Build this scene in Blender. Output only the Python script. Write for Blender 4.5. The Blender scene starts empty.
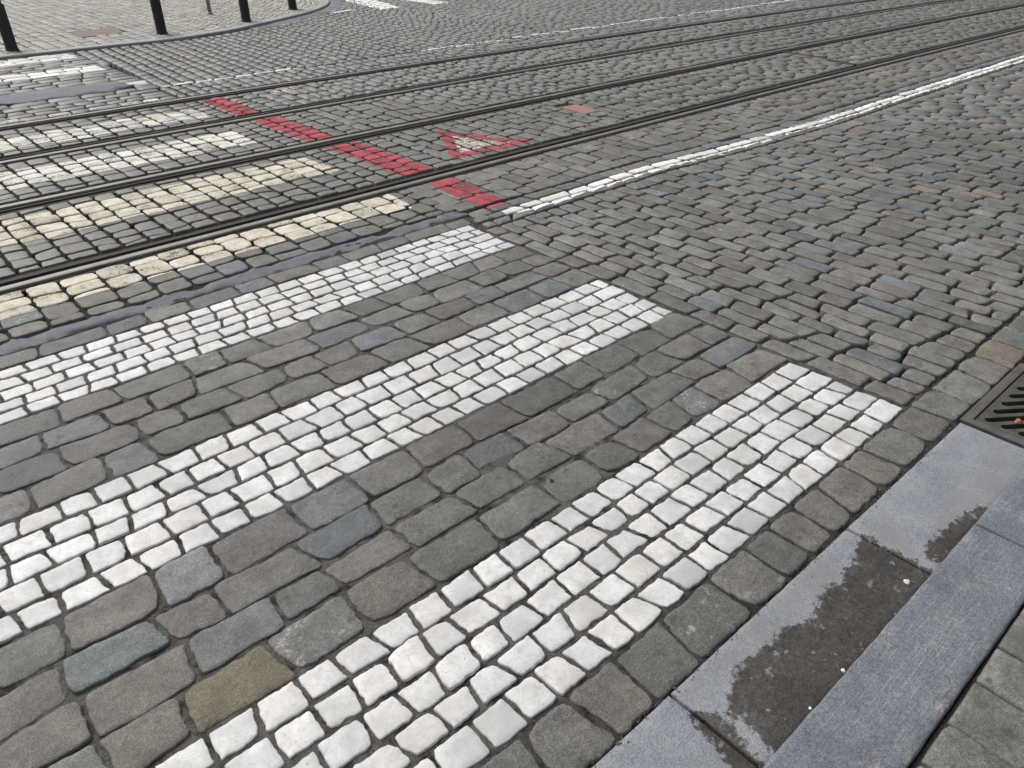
# Wet-grey cobbled street with tram rails and a zebra crossing, seen from the near kerb.
# World frame: X runs along the street (the rails), Y runs across it, Z is up. Units are metres.
import bpy, bmesh, math, random
from math import sin, cos, pi, radians, sqrt
from mathutils import Vector, Matrix, noise

random.seed(11)
R = random.Random(5)
sc = bpy.context.scene
COL = sc.collection

# ------------------------------------------------------------------ camera
CAM_H = 1.70
F_PX, PITCH, ROLL, HEAD = 772.14, 0.56256, 0.001587, 0.736205
cam_d = bpy.data.cameras.new('camera')
cam = bpy.data.objects.new('camera', cam_d)
COL.objects.link(cam)
sc.camera = cam
right_h = Vector((cos(HEAD), -sin(HEAD), 0))
fwd_h = Vector((sin(HEAD), cos(HEAD), 0))
zup = Vector((0, 0, 1))
Fv = fwd_h * cos(PITCH) - zup * sin(PITCH)
Uv = fwd_h * sin(PITCH) + zup * cos(PITCH)
rx = right_h * cos(ROLL) + Uv * sin(ROLL)
ux = -right_h * sin(ROLL) + Uv * cos(ROLL)
m = Matrix((rx, ux, -Fv)).transposed().to_4x4()
m.translation = (0, 0, CAM_H)
cam.matrix_world = m
cam_d.sensor_width = 36.0
cam_d.lens = F_PX * 36.0 / 1024.0
cam_d.clip_start = 0.05
cam_d.clip_end = 2000

# ------------------------------------------------------------------ tagging
def tag(o, label, cat, group=None):
    o['label'] = label
    o['category'] = cat
    if group:
        o['group'] = group
    return o

def setting(o, kind='structure'):
    o['kind'] = kind
    return o

def empty(name, loc=(0, 0, 0)):
    o = bpy.data.objects.new(name, None)
    o.empty_display_size = 0.1
    o.location = loc
    COL.objects.link(o)
    return o

# ------------------------------------------------------------------ materials
def new_mat(name):
    mt = bpy.data.materials.new(name)
    mt.use_nodes = True
    nt = mt.node_tree
    nt.nodes.clear()
    out = nt.nodes.new('ShaderNodeOutputMaterial')
    bs = nt.nodes.new('ShaderNodeBsdfPrincipled')
    nt.links.new(bs.outputs[0], out.inputs[0])
    return mt, nt, bs, out

class NT:
    """tiny node helper"""
    def __init__(s, nt):
        s.nt = nt
    def n(s, t, **kw):
        nd = s.nt.nodes.new(t)
        for k, v in kw.items():
            setattr(nd, k, v)
        return nd
    def l(s, a, b):
        s.nt.links.new(a, b)
    def val(s, sock, v):
        if hasattr(v, 'is_linked') or isinstance(v, bpy.types.NodeSocket):
            s.l(v, sock)
        else:
            sock.default_value = v
    def math(s, op, a, b=0.0, clamp=False):
        nd = s.n('ShaderNodeMath', operation=op, use_clamp=clamp)
        s.val(nd.inputs[0], a)
        s.val(nd.inputs[1], b)
        return nd.outputs[0]
    def noise(s, vec, scale, detail=4.0, rough=0.55, dist=0.0):
        nd = s.n('ShaderNodeTexNoise')
        s.l(vec, nd.inputs['Vector'])
        nd.inputs['Scale'].default_value = scale
        nd.inputs['Detail'].default_value = detail
        nd.inputs['Roughness'].default_value = rough
        nd.inputs['Distortion'].default_value = dist
        return nd.outputs['Fac']
    def ramp(s, fac, lo, hi, a=0.0, b=1.0, smooth=True):
        nd = s.n('ShaderNodeMapRange')
        if smooth:
            nd.interpolation_type = 'SMOOTHSTEP'
        s.l(fac, nd.inputs['Value'])
        for i, v in ((1, lo), (2, hi), (3, a), (4, b)):
            nd.inputs[i].default_value = v
        return nd.outputs[0]
    def mix(s, fac, a, b, mode='MIX'):
        nd = s.n('ShaderNodeMix', data_type='RGBA', blend_type=mode)
        s.val(nd.inputs[0], fac)
        for sk, v in ((nd.inputs[6], a), (nd.inputs[7], b)):
            if isinstance(v, bpy.types.NodeSocket):
                s.l(v, sk)
            else:
                sk.default_value = tuple(v) + ((1.0,) if len(v) == 3 else ())
        return nd.outputs[2]
    def scale_col(s, c, f):
        nd = s.n('ShaderNodeVectorMath', operation='SCALE')
        s.l(c, nd.inputs[0])
        s.val(nd.inputs[3], f)
        return nd.outputs[0]
    def coords(s, seed=None):
        tc = s.n('ShaderNodeTexCoord')
        v = tc.outputs['Object']
        if seed is not None:
            cmb = s.n('ShaderNodeCombineXYZ')
            a = s.math('MULTIPLY', seed, 37.0)
            b = s.math('MULTIPLY', seed, 71.0)
            s.l(a, cmb.inputs[0]); s.l(b, cmb.inputs[1]); s.l(a, cmb.inputs[2])
            ad = s.n('ShaderNodeVectorMath', operation='ADD')
            s.l(v, ad.inputs[0]); s.l(cmb.outputs[0], ad.inputs[1])
            v = ad.outputs[0]
        return v
    def bump(s, bs, items):
        prev = None
        for h, st, d in items:
            b = s.n('ShaderNodeBump')
            b.inputs['Strength'].default_value = st
            b.inputs['Distance'].default_value = d
            s.l(h, b.inputs['Height'])
            if prev is not None:
                s.l(prev, b.inputs['Normal'])
            prev = b.outputs['Normal']
        s.l(prev, bs.inputs['Normal'])

def sett_material(name, marble=False, flat=False, worn=False):
    mt, nt, bs, out = new_mat(name)
    k = NT(nt)
    at = k.n('ShaderNodeAttribute', attribute_name='tint')
    col, seed = at.outputs['Color'], at.outputs['Alpha']
    st = k.n('ShaderNodeAttribute', attribute_name='wear').outputs['Fac']
    v = k.coords(seed)
    blot = k.noise(v, 11.0, 5.0, 0.6)
    mid = k.noise(v, 48.0, 8.0, 0.72)
    grain = k.noise(v, 230.0, 3.0, 0.7)
    if marble:
        c = k.scale_col(col, k.ramp(blot, 0.25, 0.75, 0.80, 1.14))
        vein = k.noise(v, 16.0, 8.0, 0.72, 1.6)
        vm = k.ramp(k.math('ABSOLUTE', k.math('SUBTRACT', vein, 0.5)), 0.0, 0.04, 0.8, 0.0)
        c = k.mix(k.math('MULTIPLY', vm, k.ramp(mid, 0.35, 0.7)), c, (0.36, 0.36, 0.37))
        dirt = k.ramp(k.noise(v, 30.0, 9.0, 0.76), 0.52, 0.74, 0.0, 0.75)
        c = k.mix(dirt, c, (0.40, 0.37, 0.32))
        tyre = k.ramp(k.noise(k.coords(), 2.3, 6.0, 0.7), 0.44, 0.66, 0.0, 0.45)
        c = k.mix(tyre, c, (0.40, 0.39, 0.36))
        hole = k.ramp(k.noise(v, 110.0, 4.0, 0.65), 0.66, 0.72, 0.0, 0.8)
        c = k.mix(hole, c, (0.12, 0.11, 0.10))
        k.l(c, bs.inputs['Base Color'])
        k.l(k.ramp(mid, 0.2, 0.8, 0.45, 0.7), bs.inputs['Roughness'])
        k.bump(bs, [(mid, 0.35, 0.003), (grain, 0.15, 0.001), (blot, 0.3, 0.006)])
    else:
        c = k.scale_col(col, k.ramp(blot, 0.25, 0.75, 0.74, 1.28))
        c = k.scale_col(c, k.ramp(mid, 0.25, 0.78, 0.70, 1.36))
        c = k.scale_col(c, k.ramp(grain, 0.32, 0.70, 0.62, 1.48))
        # crystals and mineral flecks
        fl = k.ramp(k.noise(v, 260.0, 1.0, 0.5), 0.68, 0.74, 0.0, 0.30 if flat else 0.5)
        c = k.mix(fl, c, (0.42, 0.41, 0.39))
        # dark oily blots and pale trodden-in residue on some stones
        oil = k.ramp(k.noise(v, 14.0, 4.0, 0.6), 0.62, 0.70, 0.0, 0.55)
        c = k.mix(oil, c, (0.035, 0.033, 0.031))
        pale = k.math('MULTIPLY', k.ramp(k.noise(v, 17.0, 7.0, 0.72), 0.55, 0.68), st)
        c = k.mix(pale, c, (0.50, 0.49, 0.47))
        k.l(c, bs.inputs['Base Color'])
        k.l(k.ramp(mid, 0.2, 0.8, 0.43, 0.62) if worn else k.ramp(mid, 0.2, 0.8, 0.52, 0.76), bs.inputs['Roughness'])
        bs.inputs['Specular IOR Level'].default_value = 0.45
        if flat:
            k.bump(bs, [(mid, 0.3, 0.003), (grain, 0.2, 0.0015)])
        elif worn:
            k.bump(bs, [(blot, 0.25, 0.005), (mid, 0.35, 0.003), (grain, 0.3, 0.0015)])
        else:
            pit = k.ramp(k.noise(v, 30.0, 5.0, 0.6), 0.58, 0.66, 1.0, 0.0)
            k.bump(bs, [(blot, 0.7, 0.009), (pit, 0.35, 0.003), (mid, 0.8, 0.005), (grain, 0.5, 0.002)])
    return mt

M_SETT = sett_material('granite_sett')
M_SETTW = sett_material('worn_smooth_sett', worn=True)
M_MARBLE = sett_material('white_marble_sett', marble=True)
M_PAVER = sett_material('pavement_paver', flat=True)

def joint_material(name, a, b, packed=False):
    mt, nt, bs, out = new_mat(name)
    k = NT(nt)
    v = k.coords()
    n1 = k.noise(v, 24.0, 6.0, 0.65)
    n2 = k.noise(v, 260.0, 3.0, 0.7)
    c = k.mix(k.ramp(n1, 0.3, 0.7), a, b)
    c = k.scale_col(c, k.ramp(n2, 0.25, 0.75, 0.5, 1.55))
    if packed:
        # pale packed sand in the crossing, black tarry dirt elsewhere
        fill = k.n('ShaderNodeAttribute', attribute_name='packed').outputs['Fac']
        f2 = k.math('MULTIPLY', fill, k.ramp(k.noise(v, 13.0, 5.0, 0.7), 0.36, 0.56))
        c = k.mix(f2, k.scale_col(c, 0.24), c)
    k.l(c, bs.inputs['Base Color'])
    bs.inputs['Roughness'].default_value = 0.9
    bs.inputs['Specular IOR Level'].default_value = 0.2
    k.bump(bs, [(n1, 0.8, 0.012), (n2, 0.8, 0.005)])
    return mt

M_JOINT = joint_material('joint_grit', (0.085, 0.080, 0.072), (0.125, 0.119, 0.108), True)
M_BED = joint_material('pavement_bed', (0.040, 0.037, 0.030), (0.07, 0.065, 0.05))

def paint_material(name, c1, c2, wear):
    mt, nt, bs, out = new_mat(name)
    k = NT(nt)
    v = k.coords()
    n1 = k.noise(v, 9.0, 4.0, 0.6)
    n2 = k.noise(v, 70.0, 6.0, 0.7)
    n3 = k.noise(v, 300.0, 2.0, 0.6)
    c = k.mix(k.ramp(n1, 0.3, 0.7), c1, c2)
    tone = k.n('ShaderNodeAttribute', attribute_name='tone').outputs['Fac']
    c = k.scale_col(c, k.ramp(n2, 0.25, 0.75, 0.78, 1.16))
    c = k.scale_col(c, tone)
    k.l(c, bs.inputs['Base Color'])
    bs.inputs['Roughness'].default_value = 0.8
    bs.inputs['Specular IOR Level'].default_value = 0.22
    k.bump(bs, [(n2, 0.4, 0.003), (n3, 0.2, 0.0012)])
    w = k.math('ADD', k.math('MULTIPLY', n2, 0.6), k.math('MULTIPLY', n1, 0.4))
    w = k.math('ADD', w, k.math('MULTIPLY', k.math('SUBTRACT', tone, 0.95), 0.22))
    keep = k.ramp(w, wear - 0.025, wear + 0.025)
    tr = k.n('ShaderNodeBsdfTransparent')
    mx = k.n('ShaderNodeMixShader')
    k.l(keep, mx.inputs[0]); k.l(tr.outputs[0], mx.inputs[1]); k.l(bs.outputs[0], mx.inputs[2])
    k.l(mx.outputs[0], out.inputs[0])
    return mt

M_CREAM = paint_material('cream_road_paint', (0.50, 0.445, 0.34), (0.68, 0.64, 0.56), 0.41)
M_CREAMW = paint_material('worn_cream_road_paint', (0.64, 0.61, 0.54), (0.72, 0.69, 0.63), 0.43)
M_FADED = paint_material('faded_white_paint', (0.62, 0.61, 0.59), (0.70, 0.69, 0.67), 0.50)
M_WHITEP = paint_material('white_road_paint', (0.74, 0.73, 0.69), (0.82, 0.81, 0.79), 0.29)
M_WHITEW = paint_material('worn_white_road_paint', (0.70, 0.70, 0.68), (0.78, 0.78, 0.76), 0.44)
M_RED = paint_material('red_road_paint', (0.33, 0.060, 0.076), (0.42, 0.092, 0.110), 0.43)
M_REDW = paint_material('faded_red_road_paint', (0.34, 0.07, 0.085), (0.40, 0.11, 0.12), 0.585)
M_REDT = paint_material('chipped_red_road_paint', (0.34, 0.068, 0.086), (0.44, 0.105, 0.125), 0.465)
M_CREAMT = paint_material('chipped_cream_road_paint', (0.48, 0.45, 0.37), (0.66, 0.63, 0.55), 0.47)

def simple_mat(name, c, rough=0.6, metal=0.0, var=0.25, sc1=12.0, sc2=180.0, bump=0.3, spec=0.5):
    mt, nt, bs, out = new_mat(name)
    k = NT(nt)
    v = k.coords()
    n1 = k.noise(v, sc1, 6.0, 0.62)
    n2 = k.noise(v, sc2, 4.0, 0.65)
    rgb = k.n('ShaderNodeRGB'); rgb.outputs[0].default_value = tuple(c) + (1.0,)
    cc = k.scale_col(rgb.outputs[0], k.ramp(n1, 0.25, 0.75, 1 - var, 1 + var))
    cc = k.scale_col(cc, k.ramp(n2, 0.25, 0.75, 1 - var * 0.8, 1 + var * 0.8))
    k.l(cc, bs.inputs['Base Color'])
    bs.inputs['Metallic'].default_value = metal
    bs.inputs['Specular IOR Level'].default_value = spec
    k.l(k.ramp(n1, 0.2, 0.8, max(0.05, rough - 0.1), min(1, rough + 0.12)), bs.inputs['Roughness'])
    if bump:
        k.bump(bs, [(n1, bump, 0.004), (n2, bump, 0.0015)])
    return mt

M_STEEL = simple_mat('worn_rail_steel', (0.185, 0.176, 0.164), 0.50, 0.5, 0.22, 6.0, 120.0, 0.15)
M_RUST = simple_mat('rail_flank_rust', (0.050, 0.043, 0.036), 0.8, 0.0, 0.35, 14.0, 160.0, 0.4)
M_GROOVE = simple_mat('groove_dirt', (0.012, 0.011, 0.009), 0.95, 0.0, 0.4, 20.0, 200.0, 0.5, 0.2)
M_BITUMEN = simple_mat('bitumen_filler', (0.030, 0.026, 0.022), 0.8, 0.0, 0.35, 16.0, 220.0, 0.6, 0.3)
M_ASPHALT = simple_mat('blue_grey_asphalt', (0.098, 0.106, 0.124), 0.68, 0.0, 0.38, 13.0, 150.0, 0.9, 0.4)
M_IRON = simple_mat('cast_iron', (0.085, 0.080, 0.072), 0.55, 0.35, 0.35, 22.0, 260.0, 0.5)
M_IRONRIM = simple_mat('cast_iron_rim', (0.105, 0.100, 0.090), 0.6, 0.25, 0.3, 18.0, 260.0, 0.5)
M_SHAFT = simple_mat('drain_shaft', (0.012, 0.011, 0.010), 0.95, 0.0, 0.3, 10.0, 90.0, 0.2, 0.1)
M_BLACK = simple_mat('black_bollard_paint', (0.012, 0.012, 0.013), 0.5, 0.0, 0.25, 8.0, 90.0, 0.15)
M_REDBAND = simple_mat('red_reflective_band', (0.32, 0.025, 0.03), 0.4, 0.0, 0.12, 8.0, 90.0, 0.0)
M_WHITEBAND = simple_mat('white_reflective_band', (0.70, 0.70, 0.70), 0.4, 0.0, 0.08, 8.0, 90.0, 0.0)
M_POST = simple_mat('galvanised_post', (0.30, 0.29, 0.26), 0.55, 0.2, 0.15, 10.0, 120.0, 0.1)
M_KERBFAR = simple_mat('far_kerb_stone', (0.27, 0.265, 0.26), 0.65, 0.0, 0.2, 5.0, 160.0, 0.4)
M_PINK = simple_mat('pink_cover', (0.29, 0.145, 0.115), 0.7, 0.0, 0.16, 14.0, 160.0, 0.4)
M_BROWN = simple_mat('rusty_brown_cover', (0.15, 0.112, 0.085), 0.75, 0.0, 0.28, 14.0, 110.0, 0.6)
M_LEAF = simple_mat('dry_orange_leaf', (0.50, 0.19, 0.07), 0.6, 0.0, 0.35, 60.0, 300.0, 0.3)
M_PEBBLE = simple_mat('pale_chip', (0.72, 0.71, 0.68), 0.6, 0.0, 0.12, 60.0, 300.0, 0.3)

def slab_material():
    """dry blue limestone; 'wet' attribute holds a soft distance to the damp stain"""
    mt, nt, bs, out = new_mat('blue_limestone_gutter')
    k = NT(nt)
    v = k.coords()
    at = k.n('ShaderNodeAttribute', attribute_name='wet').outputs['Fac']
    n1 = k.noise(v, 7.0, 6.0, 0.65)
    n2 = k.noise(v, 45.0, 8.0, 0.75)
    n3 = k.noise(v, 240.0, 3.0, 0.7)
    mott = k.noise(v, 120.0, 4.0, 0.7)
    dry = k.mix(k.ramp(n1, 0.3, 0.7), (0.182, 0.197, 0.224), (0.250, 0.263, 0.286))
    dry = k.mix(k.ramp(n2, 0.50, 0.70, 0.0, 0.55), dry, (0.30, 0.30, 0.295))
    dry = k.scale_col(dry, k.ramp(n3, 0.30, 0.70, 0.70, 1.32))
    dry = k.scale_col(dry, k.ramp(mott, 0.30, 0.70, 0.84, 1.16))
    wet = k.mix(k.ramp(n1, 0.3, 0.7), (0.034, 0.031, 0.028), (0.058, 0.053, 0.047))
    oi = k.n('ShaderNodeObjectInfo').outputs['Random']
    dry = k.mix(k.math('MULTIPLY', oi, 0.6), dry, k.scale_col(dry, 0.9))
    dry = k.mix(k.ramp(k.noise(v, 4.0, 5.0, 0.6), 0.46, 0.62, 0.0, 0.5), dry, (0.205, 0.204, 0.200))
    wet = k.scale_col(wet, k.ramp(mott, 0.3, 0.7, 0.6, 1.5))
    wet = k.scale_col(wet, k.ramp(n2, 0.3, 0.7, 0.7, 1.35))
    wet = k.scale_col(wet, k.ramp(n3, 0.28, 0.72, 0.7, 1.35))
    e = k.math('ADD', at, k.math('MULTIPLY', k.math('SUBTRACT', k.noise(v, 42.0, 8.0, 0.74), 0.5), 0.125))
    mask = k.ramp(e, -0.006, 0.006)
    # dried islands inside the damp patch
    isl = k.ramp(k.noise(v, 24.0, 6.0, 0.66), 0.605, 0.66, 0.0, 0.75)
    mask = k.math('MULTIPLY', mask, k.math('SUBTRACT', 1.0, isl))
    c = k.mix(mask, dry, wet)
    k.l(c, bs.inputs['Base Color'])
    k.l(k.ramp(mask, 0.0, 1.0, 0.60, 0.50), bs.inputs['Roughness'])
    bs.inputs['Specular IOR Level'].default_value = 0.4
    k.bump(bs, [(n2, 0.25, 0.003), (n3, 0.35, 0.0015)])
    return mt

def kerb_material():
    """blue limestone with fine chiselled lines running along the kerb"""
    mt, nt, bs, out = new_mat('chiselled_blue_kerb')
    k = NT(nt)
    v = k.coords()
    mp = k.n('ShaderNodeMapping')
    mp.inputs['Scale'].default_value = (0.03, 1.0, 1.0)
    k.l(v, mp.inputs['Vector'])
    lines = k.noise(mp.outputs[0], 230.0, 2.0, 0.5)
    n1 = k.noise(v, 6.0, 6.0, 0.65)
    n2 = k.noise(v, 70.0, 8.0, 0.75)
    n3 = k.noise(v, 230.0, 3.0, 0.7)
    c = k.mix(k.ramp(n1, 0.3, 0.7), (0.112, 0.127, 0.152), (0.150, 0.165, 0.188))
    c = k.mix(k.math('MULTIPLY', k.ramp(lines, 0.50, 0.68, 0.0, 0.36), k.ramp(n1, 0.40, 0.62)), c, (0.31, 0.31, 0.30))
    sand = k.math('MULTIPLY', k.ramp(k.noise(v, 8.0, 8.0, 0.72), 0.52, 0.68), k.ramp(n2, 0.38, 0.6, 0.0, 0.6))
    c = k.mix(sand, c, (0.34, 0.315, 0.25))
    c = k.scale_col(c, k.ramp(n2, 0.3, 0.72, 0.86, 1.18))
    c = k.scale_col(c, k.ramp(n3, 0.30, 0.70, 0.62, 1.44))
    fl = k.ramp(k.noise(v, 210.0, 2.0, 0.5), 0.68, 0.73, 0.0, 0.5)
    c = k.mix(fl, c, (0.48, 0.47, 0.43))
    k.l(c, bs.inputs['Base Color'])
    bs.inputs['Roughness'].default_value = 0.7
    bs.inputs['Specular IOR Level'].default_value = 0.35
    k.bump(bs, [(lines, 0.4, 0.003), (n2, 0.3, 0.002), (n3, 0.3, 0.001)])
    return mt

M_SLAB = slab_material()
M_KERB = kerb_material()

# ------------------------------------------------------------------ mesh helpers
def link_mesh(name, verts, faces, mat, parent=None, smooth=True, mats=None, fmat=None):
    me = bpy.data.meshes.new(name)
    me.from_pydata(verts, [], faces)
    for mm in (mats or [mat]):
        me.materials.append(mm)
    if fmat:
        me.polygons.foreach_set('material_index', fmat)
    if smooth:
        me.polygons.foreach_set('use_smooth', [True] * len(me.polygons))
    me.update()
    o = bpy.data.objects.new(name, me)
    COL.objects.link(o)
    if parent:
        o.parent = parent
    return o

def link_bm(name, bm, mat, parent=None, smooth=False):
    me = bpy.data.meshes.new(name)
    bmesh.ops.recalc_face_normals(bm, faces=bm.faces)
    bm.to_mesh(me); bm.free()
    me.materials.append(mat)
    if smooth:
        me.polygons.foreach_set('use_smooth', [True] * len(me.polygons))
    o = bpy.data.objects.new(name, me)
    COL.objects.link(o)
    if parent:
        o.parent = parent
    return o

def interp(pts, x):
    if x <= pts[0][0]:
        return pts[0][1]
    for (a, va), (b, vb) in zip(pts, pts[1:]):
        if x <= b:
            t = (x - a) / (b - a)
            return va + (vb - va) * t
    return pts[-1][1]

# ------------------------------------------------------------------ lines of the street
def quad(c2, c1, c0):
    def f(u):
        if u < 0:
            return c0 + c1 * u * 0.5
        if u > 20:
            v20 = c0 + c1 * 20 + c2 * 400
            return v20 + (c1 + 40 * c2) * (u - 20)
        return c0 + c1 * u + c2 * u * u
    return f

RAIL_1 = quad(-0.00105, 0.0076, 4.412)
RAIL_2 = quad(-0.00126, 0.0086, 5.796)
RAIL_3 = quad(-0.00240, 0.0280, 6.875)
RAIL_4 = quad(-0.00250, 0.0260, 8.070)
RAILS = [(RAIL_1, 1), (RAIL_2, -1), (RAIL_3, 1), (RAIL_4, -1)]

END = 2.85                     # the crossing stops here
LINE_TOP = [(-50, 3.60), (3.2, 3.600), (4.6, 3.605), (5.5, 3.535), (7.0, 3.475), (9.5, 3.475), (12, 3.46), (16, 3.30), (22, 3.0)]
def line_top(u): return interp(LINE_TOP, u)
def line_mid(u): return line_top(u) - 0.092
def line_low(u): return line_top(u) - 0.19

FAR_KERB = [(-8, 11.78), (2.0, 11.78), (4.3, 11.80), (5.0, 11.96), (5.66, 12.27), (6.3, 12.62), (6.97, 13.02),
            (7.5, 13.40), (7.95, 13.83), (8.3, 14.28), (8.55, 14.77), (8.72, 15.35), (8.82, 16.1), (8.86, 18.0), (8.88, 26.0)]
def far_kerb(u): return interp(FAR_KERB, u)
PATCH = [(0.6, 9.36), (1.62, 9.40), (1.74, 9.55), (2.24, 9.52), (2.86, 9.47), (2.80, 9.12), (2.57, 8.93), (2.17, 8.95), (1.97, 9.01), (1.75, 8.93), (1.54, 9.08), (0.6, 9.05)]

# ------------------------------------------------------------------ visible ground window (with a margin to the side)
VIEW = [(-0.18, 1.56), (1.57, -0.03), (18.82, 5.76), (3.80, 18.99)]
def in_view(u, v, mg):
    n = len(VIEW)
    for i in range(n):
        a, b = VIEW[i], VIEW[(i + 1) % n]
        ex, ey = b[0] - a[0], b[1] - a[1]
        L = sqrt(ex * ex + ey * ey)
        if (ex * (v - a[1]) - ey * (u - a[0])) / L < -mg:
            return False
    return True

def inside(poly, u, v):
    r = False
    n = len(poly)
    for i in range(n):
        (x1, y1), (x2, y2) = poly[i], poly[(i + 1) % n]
        if (y1 > v) != (y2 > v) and u < (x2 - x1) * (v - y1) / (y2 - y1) + x1:
            r = not r
    return r

def warp(u, v):
    a = noise.noise((u * 0.45, v * 0.45, 3.1)) * 0.018 + noise.noise((u * 1.7, v * 1.7, 7.7)) * 0.008
    b = noise.noise((u * 0.45, v * 0.45, 9.4)) * 0.016 + noise.noise((u * 1.7, v * 1.7, 1.2)) * 0.007
    return u + a, v + b

# ------------------------------------------------------------------ stone builder
class Stones:
    def __init__(s):
        s.v, s.f, s.c, s.w, s.top, s.fm = [], [], [], [], [], []

    def add(s, quad_uv, col, gap=0.010, gap2=None, z=0.0, dome=0.004, tilt=0.012, rad=0.018, rough=0.003, wear=0.0, zj=0.004, sharp=1.0, depth=0.11, keep=True, slot=0):
        cu = sum(p[0] for p in quad_uv) / 4.0
        cv = sum(p[1] for p in quad_uv) / 4.0
        d = sqrt(cu * cu + cv * cv)
        lod = 2 if d < 3.6 else (1 if d < 8.0 else 0)
        gy, gx = (gap, gap if gap2 is None else gap2)
        # inset the quad by half the joint
        pts = []
        n = 4
        for i in range(n):
            p0, p1, p2 = quad_uv[i - 1], quad_uv[i], quad_uv[(i + 1) % n]
            d1 = Vector((p1[0] - p0[0], p1[1] - p0[1])); d2 = Vector((p2[0] - p1[0], p2[1] - p1[1]))
            if d1.length < 1e-4 or d2.length < 1e-4:
                return
            d1.normalize(); d2.normalize()
            # half joints of the two edges meeting here: edges 0 and 2 face Y, edges 1 and 3 face X
            ga = (gy, gx)[(i - 1) % 2] * 0.5
            gb = (gy, gx)[i % 2] * 0.5
            det = d1.x * d2.y - d1.y * d2.x
            if det < 0.3:
                return
            pts.append(Vector(p1) - d1 * (gb / det) + d2 * (ga / det))
        # rounded, chipped outline
        ring = []
        zs = R.uniform(-40, 40)
        nm = (2, 4, 8)[lod]
        rads = []
        for i in range(n):
            a, b, c = pts[i - 1], pts[i], pts[(i + 1) % n]
            la, lc = (a - b).length, (c - b).length
            r = rad * R.uniform(0.4, 1.6)
            if R.random() < (0.22 if sharp < 0.55 else 0.13):
                r *= 2.6
            rads.append(min(r, la * 0.36, lc * 0.36))
        for i in range(n):
            a, b, c = pts[i - 1], pts[i], pts[(i + 1) % n]
            r = rads[i]
            pa = b + (a - b).normalized() * r
            pc = b + (c - b).normalized() * r
            if lod == 0:
                ring += [pa, pc]
            else:
                mid = (pa + pc) * 0.25 + b * 0.5
                ring += [pa, mid, pc]
            # edge points towards the next corner
            e = c - b
            nn = Vector((-e.y, e.x)).normalized()
            L = e.length
            bow = R.gauss(0, rough * 0.35)
            for j in range(1, nm):
                t = j / nm
                ta, tb = r / L, 1 - rads[(i + 1) % n] / L
                tt = ta + (tb - ta) * t
                pe = b + e * tt
                ring.append(pe + nn * (noise.noise((pe.x * 30, pe.y * 30, zs)) * rough + noise.noise((pe.x * 95, pe.y * 95, zs)) * rough * 0.7 + bow * 4 * t * (1 - t)))
        N = len(ring)
        c0 = Vector((sum(p.x for p in ring) / N, sum(p.y for p in ring) / N))
        tx, ty = R.gauss(0, tilt), R.gauss(0, tilt)
        z0 = z + R.gauss(0, zj)
        sd = R.random()
        zf = R.uniform(-50, 50)
        hw = min((p - c0).length for p in ring)
        dm = dome * R.uniform(0.4, 1.5)
        def zt(p):
            q = p - c0
            return z0 + q.x * tx + q.y * ty
        base = len(s.v)
        # rings: skirt, shoulder, bevel, inner, core
        spec = [(0.0, -depth, 0), (0.0, -0.0085 * sharp, 0), (0.0022 * sharp, -0.0030 * sharp, 0), (0.0075 * sharp, -0.0004, 0.1), (0.02, 0.0, 0.3)]
        if lod >= 1:
            spec.append((0.66, 0.0, 0.8))
        if lod == 0:
            spec = [(0.0, -depth, 0), (0.0, -0.007, 0), (0.007, -0.0005, 0.1)]
        for ins, dz, dk in spec:
            for p in ring:
                q = p - c0
                L = q.length
                kk = ins if ins >= 0.3 else min(ins / max(L, 1e-4), 0.42)
                w = p - q * kk
                zz = zt(w) + dz + dm * dk
                if dz > -0.02 and lod > 0:
                    zz += (noise.noise((w.x * 17 + zf, w.y * 17, zf)) * 0.0022 + noise.noise((w.x * 48 + zf, w.y * 48, zf)) * 0.0010) * (1.0 if dk > 0 else 0.4) * (dome / 0.004 if dome else 0.5)
                if dz <= -depth:
                    zz = min(zz, z - depth)
                s.v.append((w.x, w.y, zz))
        s.v.append((c0.x, c0.y, zt(c0) + dm))
        cnt = len(spec) * N + 1
        if col[0] < 0.2:
            dr = 1 + 0.20 * noise.noise((c0.x * 0.55, c0.y * 0.75, 2.2)) + 0.12 * noise.noise((c0.x * 1.9, c0.y * 1.9, 6.6))
            col = (col[0] * dr, col[1] * dr, col[2] * dr)
        faces = []
        for k in range(len(spec) - 1):
            o1, o2 = base + k * N, base + (k + 1) * N
            for j in range(N):
                j2 = (j + 1) % N
                faces.append((o1 + j, o1 + j2, o2 + j2, o2 + j))
        o1 = base + (len(spec) - 1) * N
        ctr = base + cnt - 1
        for j in range(N):
            faces.append((o1 + j, o1 + (j + 1) % N, ctr))
        s.f += faces
        s.fm += [slot] * len(faces)
        s.c += [col[0], col[1], col[2], sd] * cnt
        s.w += [wear] * cnt
        if keep:
            mx = max((p - c0).length for p in ring)
            s.top.append((c0.x, c0.y, mx, faces[N:], ring))

    def build(s, name, mats, extra=None):
        nv = len(s.v)
        fm = list(s.fm)
        v, f = list(s.v), list(s.f)
        c, w = list(s.c), list(s.w)
        if extra:
            ev, ef, slot = extra
            v += ev
            f += [tuple(i + nv for i in q) for q in ef]
            fm += [slot] * len(ef)
            c += [0.1, 0.1, 0.1, 0.5] * len(ev)
            w += [0.0] * len(ev)
        o = link_mesh(name, v, f, None, mats=mats, fmat=fm)
        me = o.data
        at = me.attributes.new('tint', 'FLOAT_COLOR', 'POINT')
        at.data.foreach_set('color', c)
        at = me.attributes.new('wear', 'FLOAT', 'POINT')
        at.data.foreach_set('value', w)
        return o

def jit(a):
    return R.gauss(0, a)

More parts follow.
